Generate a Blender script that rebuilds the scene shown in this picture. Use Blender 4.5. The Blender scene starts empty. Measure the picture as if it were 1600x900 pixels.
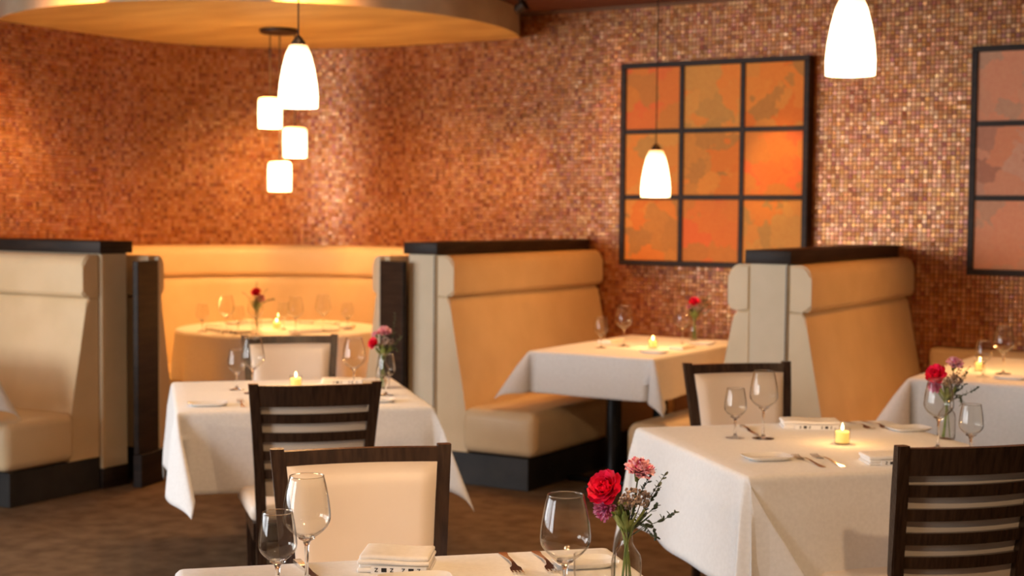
import bpy, bmesh, math, random
from mathutils import Vector, Matrix
random.seed(7)
R = math.radians
S = bpy.context.scene
COL = S.collection

# ------------------------------------------------------------------ camera
cd = bpy.data.cameras.new('camera'); cam = bpy.data.objects.new('camera', cd); COL.objects.link(cam)
cd.sensor_width = 36; cd.lens = 50.76
cam.location = (0, 0, 1.5)
cam.rotation_mode = 'QUATERNION'
m = Matrix.Rotation(R(30.9), 3, 'Z') @ Matrix.Rotation(R(90 - 3.045), 3, 'X') @ Matrix.Rotation(R(0.5), 3, 'Z')
cam.rotation_quaternion = m.to_quaternion()
cd.dof.use_dof = True; cd.dof.focus_distance = 3.1; cd.dof.aperture_fstop = 4.2
S.camera = cam
S.view_settings.view_transform = 'Standard'; S.view_settings.look = 'None'
S.view_settings.gamma = 1; S.view_settings.use_curve_mapping = False
S.view_settings.exposure = 0.50

# ------------------------------------------------------------------ world and lights
w = bpy.data.worlds.new('world'); S.world = w; w.use_nodes = True
w.node_tree.nodes['Background'].inputs[0].default_value = (.75, .85, 1, 1)
w.node_tree.nodes['Background'].inputs[1].default_value = .15
DAY = (.93, .965, 1.0); WARM = (1.0, .35, .055); AMB = (1.0, .56, .22); NEAR = (1.0, .66, .38); GOLD = (1.0, .44, .10)
def area(name, loc, rot, sx, sy, e, col):
    l = bpy.data.lights.new(name, 'AREA'); l.shape = 'RECTANGLE'; l.size = sx; l.size_y = sy; l.energy = e; l.color = col
    o = bpy.data.objects.new(name, l); o.location = loc; o.rotation_euler = [R(a) for a in rot]; COL.objects.link(o); return o
def spot(name, loc, target, e, col, ang=60, blend=.8, rad=.05):
    l = bpy.data.lights.new(name, 'SPOT'); l.energy = e; l.color = col; l.spot_size = R(ang); l.spot_blend = blend; l.shadow_soft_size = rad
    o = bpy.data.objects.new(name, l); o.location = loc
    o.rotation_euler = (Vector(target) - Vector(loc)).to_track_quat('-Z', 'Y').to_euler(); COL.objects.link(o); return o
def point(name, loc, e, col, rad=.04):
    l = bpy.data.lights.new(name, 'POINT'); l.energy = e; l.color = col; l.shadow_soft_size = rad
    o = bpy.data.objects.new(name, l); o.location = loc; COL.objects.link(o); return o
# daylight through the windows of the left wall and of the wall behind the camera
area('window_daylight', (-7.25, .4, 1.6), (0, -90, 0), 1.9, 5.0, 165, DAY)
area('window_daylight', (-5.9, -2.9, 1.6), (90, 0, 0), 2.6, 1.9, 168, DAY)
# unseen warm ceiling spots: inferred booth downlights plus fills added for foreground and mosaic
for p, t, e, a in [((-6.0, 6.9, 2.62), (-6.2, 7.6, .6), 88, 120), ((-3.3, 7.4, 2.8), (-4.1, 7.4, .7), 42, 85), ((-1.2, 7.0, 2.8), (-2.1, 7.1, .6), 52, 70), ((.4, 1.6, 2.8), (-1.3, 4.0, .7), 90, 80), ((-1.6, 1.4, 2.8), (-3.3, 4.0, .8), 40, 70),
                   ((-1.2, 3.6, 2.8), (-1.5, 4.3, .7), 14, 70), ((-1.1, 2.0, 2.8), (-1.4, 2.3, .7), 34, 80), ((-3.4, 4.2, 2.8), (-3.7, 4.5, .7), 34, 75),
                   ((-2.6, 6.5, 2.8), (-3.4, 8.4, 1.7), 24, 70), ((-6.4, 4.6, 2.8), (-6.4, 5.2, .7), 4, 90), ((-5.2, 6.2, 2.8), (-5.4, 8.4, 1.5), 75, 80), ((-6.2, 5.7, 2.8), (-7.44, 6.5, 1.7), 65, 90)]:
    spot('unseen_warm_spot', p, t, e, NEAR if t[1] < 4.6 else (GOLD if e == 88 else WARM), a)
# narrow amber accent lamps grazing the mosaic and the picture
for p, t, e, a in [((-2.85, 7.3, 2.8), (-3.13, 8.32, 1.80), 60, 20), ((-4.35, 6.85, 2.8), (-4.98, 8.42, 1.78), 130, 17), ((-6.45, 5.95, 2.64), (-7.44, 6.28, 1.75), 60, 26), ((-6.2, 7.2, 2.6), (-6.9, 8.1, 1.7), 40, 34)]:
    spot('accent_spotlight', p, t, e, (1, .52, .14), a, .9)

# ------------------------------------------------------------------ materials
def mat(name, col, rough=.5, metal=0, emit=None, es=0, spec=.5, sheen=0, coat=0):
    M = bpy.data.materials.new(name); M.use_nodes = True; b = M.node_tree.nodes['Principled BSDF']
    b.inputs['Base Color'].default_value = (*col, 1); b.inputs['Roughness'].default_value = rough; b.inputs['Metallic'].default_value = metal
    b.inputs['Specular IOR Level'].default_value = spec; b.inputs['Sheen Weight'].default_value = sheen; b.inputs['Coat Weight'].default_value = coat
    if emit: b.inputs['Emission Color'].default_value = (*emit, 1); b.inputs['Emission Strength'].default_value = es
    return M
def noisy(M, c1, c2, scale=8, detail=4, bump=0, bscale=None, rough=None, stretch=(1, 1, 1), lo=.35, hi=.65, dist=.01):
    nt = M.node_tree; N = nt.nodes; L = nt.links; b = N['Principled BSDF']
    tc = N.new('ShaderNodeTexCoord'); mp = N.new('ShaderNodeMapping'); mp.inputs['Scale'].default_value = stretch
    L.new(tc.outputs['Object'], mp.inputs['Vector'])
    n = N.new('ShaderNodeTexNoise'); n.inputs['Scale'].default_value = scale; n.inputs['Detail'].default_value = detail
    L.new(mp.outputs[0], n.inputs['Vector'])
    r = N.new('ShaderNodeValToRGB'); r.color_ramp.elements[0].position = lo; r.color_ramp.elements[1].position = hi
    r.color_ramp.elements[0].color = (*c1, 1); r.color_ramp.elements[1].color = (*c2, 1)
    L.new(n.outputs[0], r.inputs[0]); L.new(r.outputs[0], b.inputs['Base Color'])
    if bump:
        n2 = N.new('ShaderNodeTexNoise'); n2.inputs['Scale'].default_value = bscale or scale; n2.inputs['Detail'].default_value = 3
        L.new(mp.outputs[0], n2.inputs['Vector'])
        bp = N.new('ShaderNodeBump'); bp.inputs['Strength'].default_value = bump; bp.inputs['Distance'].default_value = dist
        L.new(n2.outputs[0], bp.inputs['Height']); L.new(bp.outputs[0], b.inputs['Normal'])
    return M
M_carpet = noisy(mat('carpet', (.1, .05, .03), .95, spec=.1), (.12, .072, .038), (.215, .138, .076), 9, 14, .5, 190, lo=.3, hi=.7)
M_ceil = noisy(mat('ceiling_paint', (.16, .055, .03), .8), (.15, .05, .028), (.19, .07, .04), 3)
M_plaster = noisy(mat('wall_paint', (.5, .4, .3), .8), (.45, .36, .27), (.5, .4, .3), 4)
M_grout = mat('grout', (.20, .10, .055), .9)
M_soffit = noisy(mat('gold_plaster', (.7, .5, .25), .55), (.72, .48, .15), (.96, .74, .28), 1.6, 7, .25, 9, stretch=(1, 3.2, 1), lo=.3, hi=.72)
M_soffit_rim = noisy(mat('soffit_rim', (.6, .5, .35), .7), (.55, .42, .27), (.72, .6, .42), 3, 6, .2, 20)
M_vinyl = noisy(mat('cream_vinyl', (.8, .66, .47), .42, spec=.4), (.72, .55, .33), (.77, .595, .37), 5, 2, .12, 130, dist=.002)
M_panel = noisy(mat('cream_panel', (.78, .68, .52), .6), (.70, .58, .40), (.75, .62, .44), 6, 3)
M_dark = noisy(mat('espresso_wood', (.03, .018, .012), .5, spec=.25), (.016, .009, .006), (.034, .019, .012), 5, 6, .06, 30, stretch=(1, 1, 8))
M_chair = noisy(mat('chair_wood', (.03, .016, .01), .26, spec=.5), (.026, .013, .008), (.050, .026, .015), 12, 5, .08, 60, stretch=(8, 1, 1))
M_base = noisy(mat('kick_base', (.02, .02, .02), .55), (.014, .013, .013), (.026, .023, .021), 8)
M_blackmetal = mat('black_metal', (.012, .011, .011), .38, .6)
M_cloth = noisy(mat('white_linen', (.84, .82, .79), .85, sheen=.2, spec=.2), (.80, .78, .75), (.85, .83, .80), 90, 3, .10, 420, dist=.001)
M_napkin = noisy(mat('napkin_linen', (.86, .82, .76), .85, spec=.2), (.83, .79, .73), (.88, .84, .78), 60, 3, .2, 260, dist=.001)
M_pad = noisy(mat('ivory_vinyl', (.82, .70, .58), .42), (.78, .66, .54), (.83, .71, .59), 5, 2, .1, 120, dist=.002)
M_china = mat('white_china', (.85, .84, .82), .15)
M_steel = mat('polished_steel', (.85, .80, .74), .22, 1)
M_brass = mat('dark_bronze', (.05, .03, .018), .5, .5)
M_ink = mat('black_print', (.012, .010, .010), .8)
M_wax = mat('candle_wax', (.9, .62, .22), .5, emit=(1, .55, .12), es=.45)  # emission puts the flame's glow into the wax
M_flame = mat('candle_flame', (1, .8, .4), .5, emit=(1, .75, .35), es=7)
M_stem = noisy(mat('flower_stem', (.12, .2, .05), .5), (.10, .17, .03), (.27, .33, .09), 30)
M_leaf = noisy(mat('grey_green_leaf', (.06, .09, .05), .5), (.025, .04, .022), (.09, .12, .07), 40)
M_filler = noisy(mat('filler_bloom', (.35, .25, .2), .8), (.22, .15, .12), (.62, .48, .42), 60)
M_red = noisy(mat('red_petal', (.75, .01, .03), .5), (.62, .004, .035), (.90, .015, .095), 60)
M_pink = noisy(mat('pink_petal', (.7, .2, .3), .6), (.62, .04, .16), (.95, .62, .68), 95, 2, lo=.36, hi=.54)
M_mauve = noisy(mat('mauve_petal', (.7, .2, .3), .6), (.62, .10, .25), (.88, .42, .60), 60, 2)
# drinking glass: clear walls, brighter at glancing angles by Fresnel
def glassmat(name, tint=(.97, .97, .96), ior=1.5):
    M = bpy.data.materials.new(name); M.use_nodes = True; nt = M.node_tree; N = nt.nodes; L = nt.links
    N.remove(N['Principled BSDF']); out = N['Material Output']
    t = N.new('ShaderNodeBsdfTransparent'); t.inputs[0].default_value = (*tint, 1)
    lw2 = N.new('ShaderNodeLayerWeight'); lw2.inputs[0].default_value = .5      # longer path through the wall at its edges
    cr = N.new('ShaderNodeValToRGB'); L.new(lw2.outputs['Facing'], cr.inputs[0]); cr.color_ramp.elements[0].position = .6; cr.color_ramp.elements[0].color = (*tint, 1)
    cr.color_ramp.elements[1].position = 1; cr.color_ramp.elements[1].color = (.22, .20, .18, 1); L.new(cr.outputs[0], t.inputs[0])
    g = N.new('ShaderNodeBsdfGlossy'); g.inputs['Roughness'].default_value = .03; g.inputs[0].default_value = (1, 1, 1, 1)
    lw = N.new('ShaderNodeLayerWeight'); lw.inputs[0].default_value = .5      # Schlick reflectance, same on both sides of the thin wall
    pw = N.new('ShaderNodeMath'); pw.operation = 'POWER'; pw.inputs[1].default_value = 4.0; L.new(lw.outputs['Facing'], pw.inputs[0])
    fr = N.new('ShaderNodeMath'); fr.operation = 'MULTIPLY_ADD'; fr.inputs[1].default_value = .8; fr.inputs[2].default_value = (ior - 1) * .04; L.new(pw.outputs[0], fr.inputs[0])
    mx = N.new('ShaderNodeMixShader'); L.new(fr.outputs[0], mx.inputs[0]); L.new(t.outputs[0], mx.inputs[1]); L.new(g.outputs[0], mx.inputs[2]); L.new(mx.outputs[0], out.inputs[0])
    return M
M_glass = glassmat('clear_glass')
M_stemglass = mat('stem_glass', (1, 1, 1), .02); M_stemglass.node_tree.nodes['Principled BSDF'].inputs['Transmission Weight'].default_value = 1; M_stemglass.node_tree.nodes['Principled BSDF'].inputs['IOR'].default_value = 1.5
# lit opal glass shade
def shade_mat():
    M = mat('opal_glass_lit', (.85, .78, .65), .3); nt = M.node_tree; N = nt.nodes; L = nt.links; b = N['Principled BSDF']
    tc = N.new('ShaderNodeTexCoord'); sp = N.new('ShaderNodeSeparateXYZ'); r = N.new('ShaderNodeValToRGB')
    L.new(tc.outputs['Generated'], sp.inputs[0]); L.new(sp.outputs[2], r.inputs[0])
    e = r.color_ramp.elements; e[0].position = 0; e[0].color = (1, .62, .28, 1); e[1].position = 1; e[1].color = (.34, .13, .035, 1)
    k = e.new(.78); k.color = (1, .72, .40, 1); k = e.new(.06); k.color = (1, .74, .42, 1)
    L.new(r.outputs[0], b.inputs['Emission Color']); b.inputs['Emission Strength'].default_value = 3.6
    return M
M_shade = shade_mat()
# iridescent mosaic glass
def mosaic_mat():
    M = mat('mosaic_glass', (.3, .15, .08), .34, .5, coat=0); nt = M.node_tree; N = nt.nodes; L = nt.links; b = N['Principled BSDF']
    a = N.new('ShaderNodeAttribute'); a.attribute_name = 'rnd'
    sx = N.new('ShaderNodeSeparateColor'); L.new(a.outputs['Color'], sx.inputs[0])
    r = N.new('ShaderNodeValToRGB'); L.new(sx.outputs[0], r.inputs[0])
    e = r.color_ramp.elements; e[0].position = 0; e[0].color = (.26, .07, .013, 1); e[1].position = 1; e[1].color = (.58, .30, .135, 1)
    for p, c in ((.25, (.42, .145, .032)), (.6, (.48, .19, .06)), (.85, (.53, .245, .09))):
        k = e.new(p); k.color = (*c, 1)
    L.new(r.outputs[0], b.inputs['Base Color'])
    mr = N.new('ShaderNodeMapRange'); mr.inputs['To Min'].default_value = .28; mr.inputs['To Max'].default_value = .42
    L.new(sx.outputs[1], mr.inputs[0]); L.new(mr.outputs[0], b.inputs['Roughness'])
    tf = N.new('ShaderNodeMapRange'); tf.inputs['To Min'].default_value = 0; tf.inputs['To Max'].default_value = 360
    L.new(sx.outputs[2], tf.inputs[0]); L.new(tf.outputs[0], b.inputs['Thin Film Thickness']); b.inputs['Thin Film IOR'].default_value = 1.7
    return M
M_mosaic = mosaic_mat()
def art_mat(name, c1, c2, c3, seed):
    M = mat(name, c1, .6, spec=.2); nt = M.node_tree; N = nt.nodes; L = nt.links; b = N['Principled BSDF']
    tc = N.new('ShaderNodeTexCoord'); mp = N.new('ShaderNodeMapping'); mp.inputs['Location'].default_value = (seed * 3.1, seed * 1.7, seed * 5.3)
    L.new(tc.outputs['Object'], mp.inputs[0])
    n = N.new('ShaderNodeTexNoise'); n.inputs['Scale'].default_value = 9; n.inputs['Detail'].default_value = 5
    L.new(mp.outputs[0], n.inputs[0])
    va = N.new('ShaderNodeMixRGB'); va.inputs[0].default_value = .22; L.new(mp.outputs[0], va.inputs[1]); L.new(n.outputs['Color'], va.inputs[2])
    vo = N.new('ShaderNodeTexVoronoi'); vo.inputs['Scale'].default_value = 7.5; L.new(va.outputs[0], vo.inputs['Vector'])
    sc = N.new('ShaderNodeSeparateColor'); L.new(vo.outputs['Color'], sc.inputs[0])
    r = N.new('ShaderNodeValToRGB'); e = r.color_ramp.elements
    e[0].position = .15; e[0].color = (*c1, 1); e[1].position = .95; e[1].color = (*c3, 1); k = e.new(.6); k.color = (*c2, 1)
    L.new(sc.outputs[0], r.inputs[0])
    n2 = N.new('ShaderNodeTexNoise'); n2.inputs['Scale'].default_value = 60; L.new(mp.outputs[0], n2.inputs[0])
    mx = N.new('ShaderNodeMixRGB'); mx.blend_type = 'OVERLAY'; mx.inputs[0].default_value = .15
    L.new(r.outputs[0], mx.inputs[1]); L.new(n2.outputs[0], mx.inputs[2]); L.new(mx.outputs[0], b.inputs['Base Color'])
    return M

# ------------------------------------------------------------------ helpers
CACHE = {}
def link(name, me, parent=None, loc=None, rotz=None):
    o = bpy.data.objects.new(name, me); COL.objects.link(o)
    if parent: o.parent = parent
    if loc is not None: o.location = loc
    if rotz is not None: o.rotation_euler = (0, 0, rotz)
    return o
def tag(o, label, cat, group=None):
    o['label'] = label; o['category'] = cat
    if group: o['group'] = group
    return o
def thing(name, label, cat, loc, rotz=0, group=None):
    o = bpy.data.objects.new(name, None); COL.objects.link(o); o.empty_display_size = .1
    o.location = loc; o.rotation_euler = (0, 0, rotz); return tag(o, label, cat, group)
def mesh(name, bm, M, smooth=True, ang=35):
    me = bpy.data.meshes.new(name); bm.normal_update(); bm.to_mesh(me); bm.free(); me.materials.append(M)
    if smooth:
        for p in me.polygons: p.use_smooth = True
        me.set_sharp_from_angle(angle=R(ang))
    return me
def cached(key, fn):
    if key not in CACHE: CACHE[key] = fn()
    return CACHE[key]
def part(name, parent, M, bm, smooth=True, ang=35): return link(name, mesh(name, bm, M, smooth, ang), parent)
def struct(name, bm, M, smooth=False):
    o = link(name, mesh(name, bm, M, smooth)); o['kind'] = 'structure'; return o
def box(bm, x0, x1, y0, y1, z0, z1, bev=0, seg=2):
    vs = [bm.verts.new(c) for c in ((x0, y0, z0), (x1, y0, z0), (x1, y1, z0), (x0, y1, z0), (x0, y0, z1), (x1, y0, z1), (x1, y1, z1), (x0, y1, z1))]
    fs = [bm.faces.new([vs[i] for i in q]) for q in ((3, 2, 1, 0), (4, 5, 6, 7), (0, 1, 5, 4), (1, 2, 6, 5), (2, 3, 7, 6), (3, 0, 4, 7))]
    if bev:
        es = list({e for f in fs for e in f.edges})
        bmesh.ops.bevel(bm, geom=es, offset=bev, segments=seg, affect='EDGES', profile=.5)
    return bm
def B(*a, **k): return box(bmesh.new(), *a, **k)
def lathe(bm, prof, n=32, cx=0, cy=0, cz=0, capb=False, capt=False):
    rings = []
    for r, z in prof:
        if r < 1e-5: rings.append([bm.verts.new((cx, cy, cz + z))])
        else: rings.append([bm.verts.new((cx + r * math.cos(2 * math.pi * i / n), cy + r * math.sin(2 * math.pi * i / n), cz + z)) for i in range(n)])
    for a, b in zip(rings, rings[1:]):
        for i in range(n):
            j = (i + 1) % n
            if len(a) == 1 and len(b) == 1: continue
            if len(a) == 1: bm.faces.new((a[0], b[j], b[i]))
            elif len(b) == 1: bm.faces.new((a[i], a[j], b[0]))
            else: bm.faces.new((a[i], a[j], b[j], b[i]))
    if capb and len(rings[0]) > 1: bm.faces.new(rings[0][::-1])
    if capt and len(rings[-1]) > 1: bm.faces.new(rings[-1])
    return bm
def tube(bm, pts, r, n=8, flat=1.0, r1=None):
    pts = [Vector(p) for p in pts]; rings = []
    for i, p in enumerate(pts):
        d = (pts[min(i + 1, len(pts) - 1)] - pts[max(i - 1, 0)]).normalized()
        up = Vector((0, 0, 1)) if abs(d.z) < .9 else Vector((1, 0, 0))
        a = d.cross(up).normalized(); b = a.cross(d)
        rr = r if r1 is None else r + (r1 - r) * i / (len(pts) - 1)
        rings.append([bm.verts.new(p + a * rr * math.cos(2 * math.pi * k / n) + b * rr * flat * math.sin(2 * math.pi * k / n)) for k in range(n)])
    for A, Bq in zip(rings, rings[1:]):
        for k in range(n): bm.faces.new((A[k], A[(k + 1) % n], Bq[(k + 1) % n], Bq[k]))
    bm.faces.new(rings[0][::-1]); bm.faces.new(rings[-1])
    return bm
def beam(bm, pts, w, d, widths=None):
    # rectangular section bar (w along x, d along y) through points
    rings = []
    for i, p in enumerate(pts):
        ww = (widths[i] if widths else w) / 2; dd = d / 2
        rings.append([bm.verts.new((p[0] + sx * ww, p[1] + sy * dd, p[2])) for sx, sy in ((-1, -1), (1, -1), (1, 1), (-1, 1))])
    for A, Bq in zip(rings, rings[1:]):
        for k in range(4): bm.faces.new((A[k], A[(k + 1) % 4], Bq[(k + 1) % 4], Bq[k]))
    bm.faces.new(rings[0][::-1]); bm.faces.new(rings[-1])
    es = [e for e in bm.edges if abs((e.verts[0].co - e.verts[1].co).normalized().z) > .5]
    bmesh.ops.bevel(bm, geom=es, offset=.004, segments=2, affect='EDGES')
    return bm
def prism(bm, prof, y0, y1, bev=0):
    # closed profile (x,z) extruded along y
    a = [bm.verts.new((x, y0, z)) for x, z in prof]; b = [bm.verts.new((x, y1, z)) for x, z in prof]
    n = len(prof); f0 = bm.faces.new(a); f1 = bm.faces.new(b[::-1])
    for i in range(n): bm.faces.new((a[i], b[i], b[(i + 1) % n], a[(i + 1) % n]))
    if bev: bmesh.ops.bevel(bm, geom=list(f0.edges) + list(f1.edges), offset=bev, segments=3, affect='EDGES')
    bmesh.ops.recalc_face_normals(bm, faces=bm.faces)
    return bm

# ------------------------------------------------------------------ setting
LW, PW, CX, CY, CR = -7.44, 8.42, -6.06, 7.04, 1.38      # left wall, picture wall, round corner
ZC, ZS = 2.83, 2.66
struct('floor', B(-7.7, 4.6, -3.2, 8.7, -.1, 0), M_carpet)
struct('ceiling', B(-7.7, 4.6, -3.2, 8.7, ZC, ZC + .1), M_ceil)
wall_back = struct('wall_back', B(CX, 4.5, PW, PW + .15, 0, ZC), M_grout)
struct('wall_right', B(4.5, 4.6, -3.1, PW, 0, ZC), M_plaster)
struct('wall_front', B(LW, 4.5, -3.2, -3.0, 0, ZC), M_plaster)
bm = bmesh.new(); box(bm, LW - .15, LW, 3.2, CY, 0, ZC); wall_left = struct('wall_left', bm, M_grout)
bm = bmesh.new(); box(bm, LW - .15, LW, -3.0, 3.2, 0, .6); box(bm, LW - .15, LW, -3.0, 3.2, 2.6, ZC); box(bm, LW - .15, LW, 3.0, 3.2, .6, 2.6); box(bm, LW - .15, LW, -3, -2.2, .6, 2.6)
struct('wall_left', bm, M_plaster)
bm = bmesh.new(); n = 24; ar = []
for i in range(n + 1):
    a = R(90 + 90 * i / n); c, s = math.cos(a), math.sin(a)
    ar.append([bm.verts.new((CX + r * c, CY + r * s, z)) for r, z in ((CR, 0), (CR + .15, 0), (CR + .15, ZC), (CR, ZC))])
for A, Bq in zip(ar, ar[1:]):
    for k in range(4): bm.faces.new((A[k], Bq[k], Bq[(k + 1) % 4], A[(k + 1) % 4]))
bm.faces.new(ar[0]); bm.faces.new(ar[-1][::-1])
wall_corner = struct('wall_corner', bm, M_grout, True)
# mosaic tiles: one small bevelled glass square each, joined per wall
def mosaic(parent, length, frame, z0=.05, z1=ZC, skip=()):
    import random as rr
    g = .0022; T = .0035; nu = round(length / .0262); P = length / nu; nz = int((z1 - z0) / P); V = []; F = []; K = []
    for i in range(nu):
        for j in range(nz):
            u0 = i * P; zz = z0 + j * P
            o, tx, nm = frame(u0 + P / 2)
            if any(a < o[0] < b and c < zz < d for a, b, c, d in skip): continue
            jx = rr.gauss(0, .022); jz = rr.gauss(0, .022); h = (P - g) / 2; k = len(V)
            cxx, cyy = o; q = h * .82
            for hh, lift in ((h, 0), (q, 1)):
                for sx, sz in ((-1, -1), (1, -1), (1, 1), (-1, 1)):
                    d = .0005 + (T + sx * hh * jx + sz * hh * jz if lift else 0)
                    V.append((cxx + tx[0] * sx * hh + nm[0] * d, cyy + tx[1] * sx * hh + nm[1] * d, zz + P / 2 + sz * hh))
            F.append((k + 4, k + 5, k + 6, k + 7)); F += [(k + a, k + (a + 1) % 4, k + 4 + (a + 1) % 4, k + 4 + a) for a in range(4)]
            c = (rr.random() ** 1.15, rr.random(), rr.random(), 1); K += [c] * 5
    me = bpy.data.meshes.new('mosaic_tile'); me.from_pydata(V, [], F); me.materials.append(M_mosaic)
    at = me.attributes.new('rnd', 'FLOAT_COLOR', 'FACE'); at.data.foreach_set('color', [x for c in K for x in c])
    o = link('mosaic_tile', me, parent); o['kind'] = 'stuff'; return o
mosaic(wall_back, 5.7, lambda s: ((CX + s, PW), (1, 0), (0, -1)), .35)
mosaic(wall_left, 1.66, lambda s: ((LW, 5.38 + s), (0, 1), (1, 0)), .9)
def cf(s):
    a = math.pi - s / CR; c, sn = math.cos(a), math.sin(a); return ((CX + CR * c, CY + CR * sn), (sn, -c), (-c, -sn))
mosaic(wall_corner, CR * math.pi / 2, cf, .9)
# skirting at the picture wall
struct('baseboard_back', B(-4.4, 4.4, PW - .02, PW, 0, .12), M_dark)
# round dropped soffit clipped by the walls
def inside(x, y):
    if x < LW + .004 or y > PW - .004: return False
    if x < CX and y > CY and math.hypot(x - CX, y - CY) > CR - .004: return False
    return True
SX, SY, SR = -6.49, 7.57, 1.72
pts = []
for i in range(240):
    a = 2 * math.pi * i / 240; r = SR
    while not inside(SX + r * math.cos(a), SY + r * math.sin(a)): r -= .004
    pts.append((SX + r * math.cos(a), SY + r * math.sin(a)))
bm = bmesh.new(); lo = [bm.verts.new((x, y, ZS)) for x, y in pts]; hi = [bm.verts.new((x, y, ZC - .001)) for x, y in pts]
bm.faces.new(lo[::-1]); soff = link('ceiling_soffit', mesh('ceiling_soffit', bm, M_soffit, False)); soff['kind'] = 'structure'
bm = bmesh.new(); lo = [bm.verts.new((x, y, ZS)) for x, y in pts]; hi = [bm.verts.new((x, y, ZC - .001)) for x, y in pts]
for i in range(240): bm.faces.new((lo[i], lo[(i + 1) % 240], hi[(i + 1) % 240], hi[i]))
part('soffit_rim', soff, M_soffit_rim, bm, True, 25)

# ------------------------------------------------------------------ booths
SEATZ = .43
def back_prof(x0=0.0):
    p = [(x0 + .004, .17), (x0 + .215, .17), (x0 + .205, .36), (x0 + .180, .52), (x0 + .135, .75), (x0 + .098, .95), (x0 + .088, 1.0), (x0 + .070, 1.022), (x0 + .004, 1.022)]
    return p
def roll_prof(x0=0.0, z0=1.024, z1=1.252, d=.118):
    p = [(x0 + .004, z0)]
    p += [(x0 + d - .045 + .045 * math.sin(R(t)), z0 + .035 - .035 * math.cos(R(t))) for t in range(0, 91, 15)]
    p += [(x0 + d - .060 + .060 * math.cos(R(t)), z1 - .075 + .075 * math.sin(R(t))) for t in range(0, 91, 12)]
    return p + [(x0 + .004, z1)]
def bench(label, loc, rot, L, flip, group='booth benches with rolled cream backs'):
    # local frame: back against x=0, seat towards +x, near end at y=0, runs to y=L
    t = thing('booth_bench', label, 'bench', loc, rot, group)
    fx = (lambda b: b) if not flip else (lambda b: (bmesh.ops.scale(b, vec=(-1, 1, 1), verts=b.verts), bmesh.ops.reverse_faces(b, faces=b.faces), b)[2])
    part('backrest', t, M_vinyl, fx(prism(bmesh.new(), back_prof(), .008, L - .004, .006)))
    part('headrest_roll', t, M_vinyl, fx(prism(bmesh.new(), roll_prof(), .003, L, .01)))
    bm = B(.19, .655, -.03, L, .182, SEATZ - .012, bev=.05, seg=5); 
    for v in bm.verts:
        if v.co.z > SEATZ - .03: v.co.z += .022 * max(0, 1 - ((v.co.x - .42) / .24) ** 2) 
    part('seat', t, M_vinyl, fx(bm))
    part('kick_base', t, M_base, fx(B(.004, .60, .005, L, 0, .175, bev=.003, seg=1)), False)
    return t
def partition(label, x0, x1, y0, y1, horizontal=False):
    t = thing('booth_partition', label, 'partition', ((x0 + x1) / 2, y0, 0) if not horizontal else (x1, (y0 + y1) / 2, 0))
    ox, oy = t.location.x, t.location.y
    def b(a0, a1, b0, b1, z0, z1, **k): return B(a0 - ox, a1 - ox, b0 - oy, b1 - oy, z0, z1, **k)
    part('panel', t, M_panel, b(x0, x1, y0, y1, .11, 1.257, bev=.004), False)
    if horizontal:
        part('cap', t, M_dark, b(x0, x1 + .022, y0 - .022, y1 + .022, 1.257, 1.322, bev=.004))
        part('baseboard', t, M_dark, b(x1 - .3, x1 + .012, y0 + .0, y1, 0, .109, bev=.003))
        part('piping', t, M_vinyl, b(x1 + .0005, x1 + .010, y0 + .002, y0 + .022, .11, 1.25, bev=.003))
    else:
        part('cap', t, M_dark, b(x0 - .022, x1 + .022, y0 - .022, y1, 1.257, 1.322, bev=.004))
        part('baseboard', t, M_dark, b(x0, x1, y0 - .012, y0 + .3, 0, .109, bev=.003))
        part('piping', t, M_chair, b(x1 - .009, x1 - .005, y0 - .004, y0 - .0005, .11, 1.25))
    return t
partition('dark-capped cream partition at left end, its post beside the dark board', LW + .01, -5.79, 5.43, 5.62, True)
partition('dark-capped cream partition standing between round booth and middle booth', -4.635, -4.455, 6.62, 8.40)
partition('dark-capped cream partition at right, below the nine-panel picture', -2.61, -2.42, 6.62, 8.40)
bench('middle booth bench with amber-lit back, left of the booth table', (-4.455, 6.62, 0), 0, 1.78, False)
bench('middle booth bench mostly hidden behind table, back towards right partition', (-2.61, 6.62, 0), 0, 1.78, True)
bench('right booth bench with amber-lit back under the dark cap', (-2.42, 6.62, 0), 0, 1.78, False)
bench('far left booth bench with cream back, cut by left picture edge', (-5.79, 5.43, 0), R(-90) + math.pi * 0 , 0, False) if False else None
# far left bench: back against the partition's near face, near (aisle) end on the right
t = thing('booth_bench', 'far left booth bench with pale cream back, cut by the left picture edge', 'bench', (-5.79, 5.43, 0), 0, 'booth benches with rolled cream backs')
def rotp(bm):   # local x -> -y, local y -> -x
    for v in bm.verts: v.co = Vector((-v.co.y, -v.co.x, v.co.z))
    bmesh.ops.reverse_faces(bm, faces=bm.faces); return bm
L = 1.63
part('backrest', t, M_vinyl, rotp(prism(bmesh.new(), back_prof(), .008, L, .006)))
part('headrest_roll', t, M_vinyl, rotp(prism(bmesh.new(), roll_prof(), .003, L, .01)))
part('seat', t, M_vinyl, rotp(B(.19, .655, -.03, L, .182, SEATZ + .004, bev=.05, seg=5)))
part('kick_base', t, M_base, rotp(B(.004, .60, .005, L, 0, .175, bev=.003, seg=1)), False)
# low upholstered wall panel at the back of the right booth
t = thing('wall_bench_back', 'low amber upholstered panel on mosaic wall behind the right booth table', 'bench back', (-1.2, PW - .006, 0))
part('cushion', t, M_vinyl, B(-.985, 1.4, -.11, 0, .452, .74, bev=.03, seg=4))
part('kick_base', t, M_base, B(-.55, 1.4, -.09, 0, 0, .45, bev=.003, seg=1))
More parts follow.
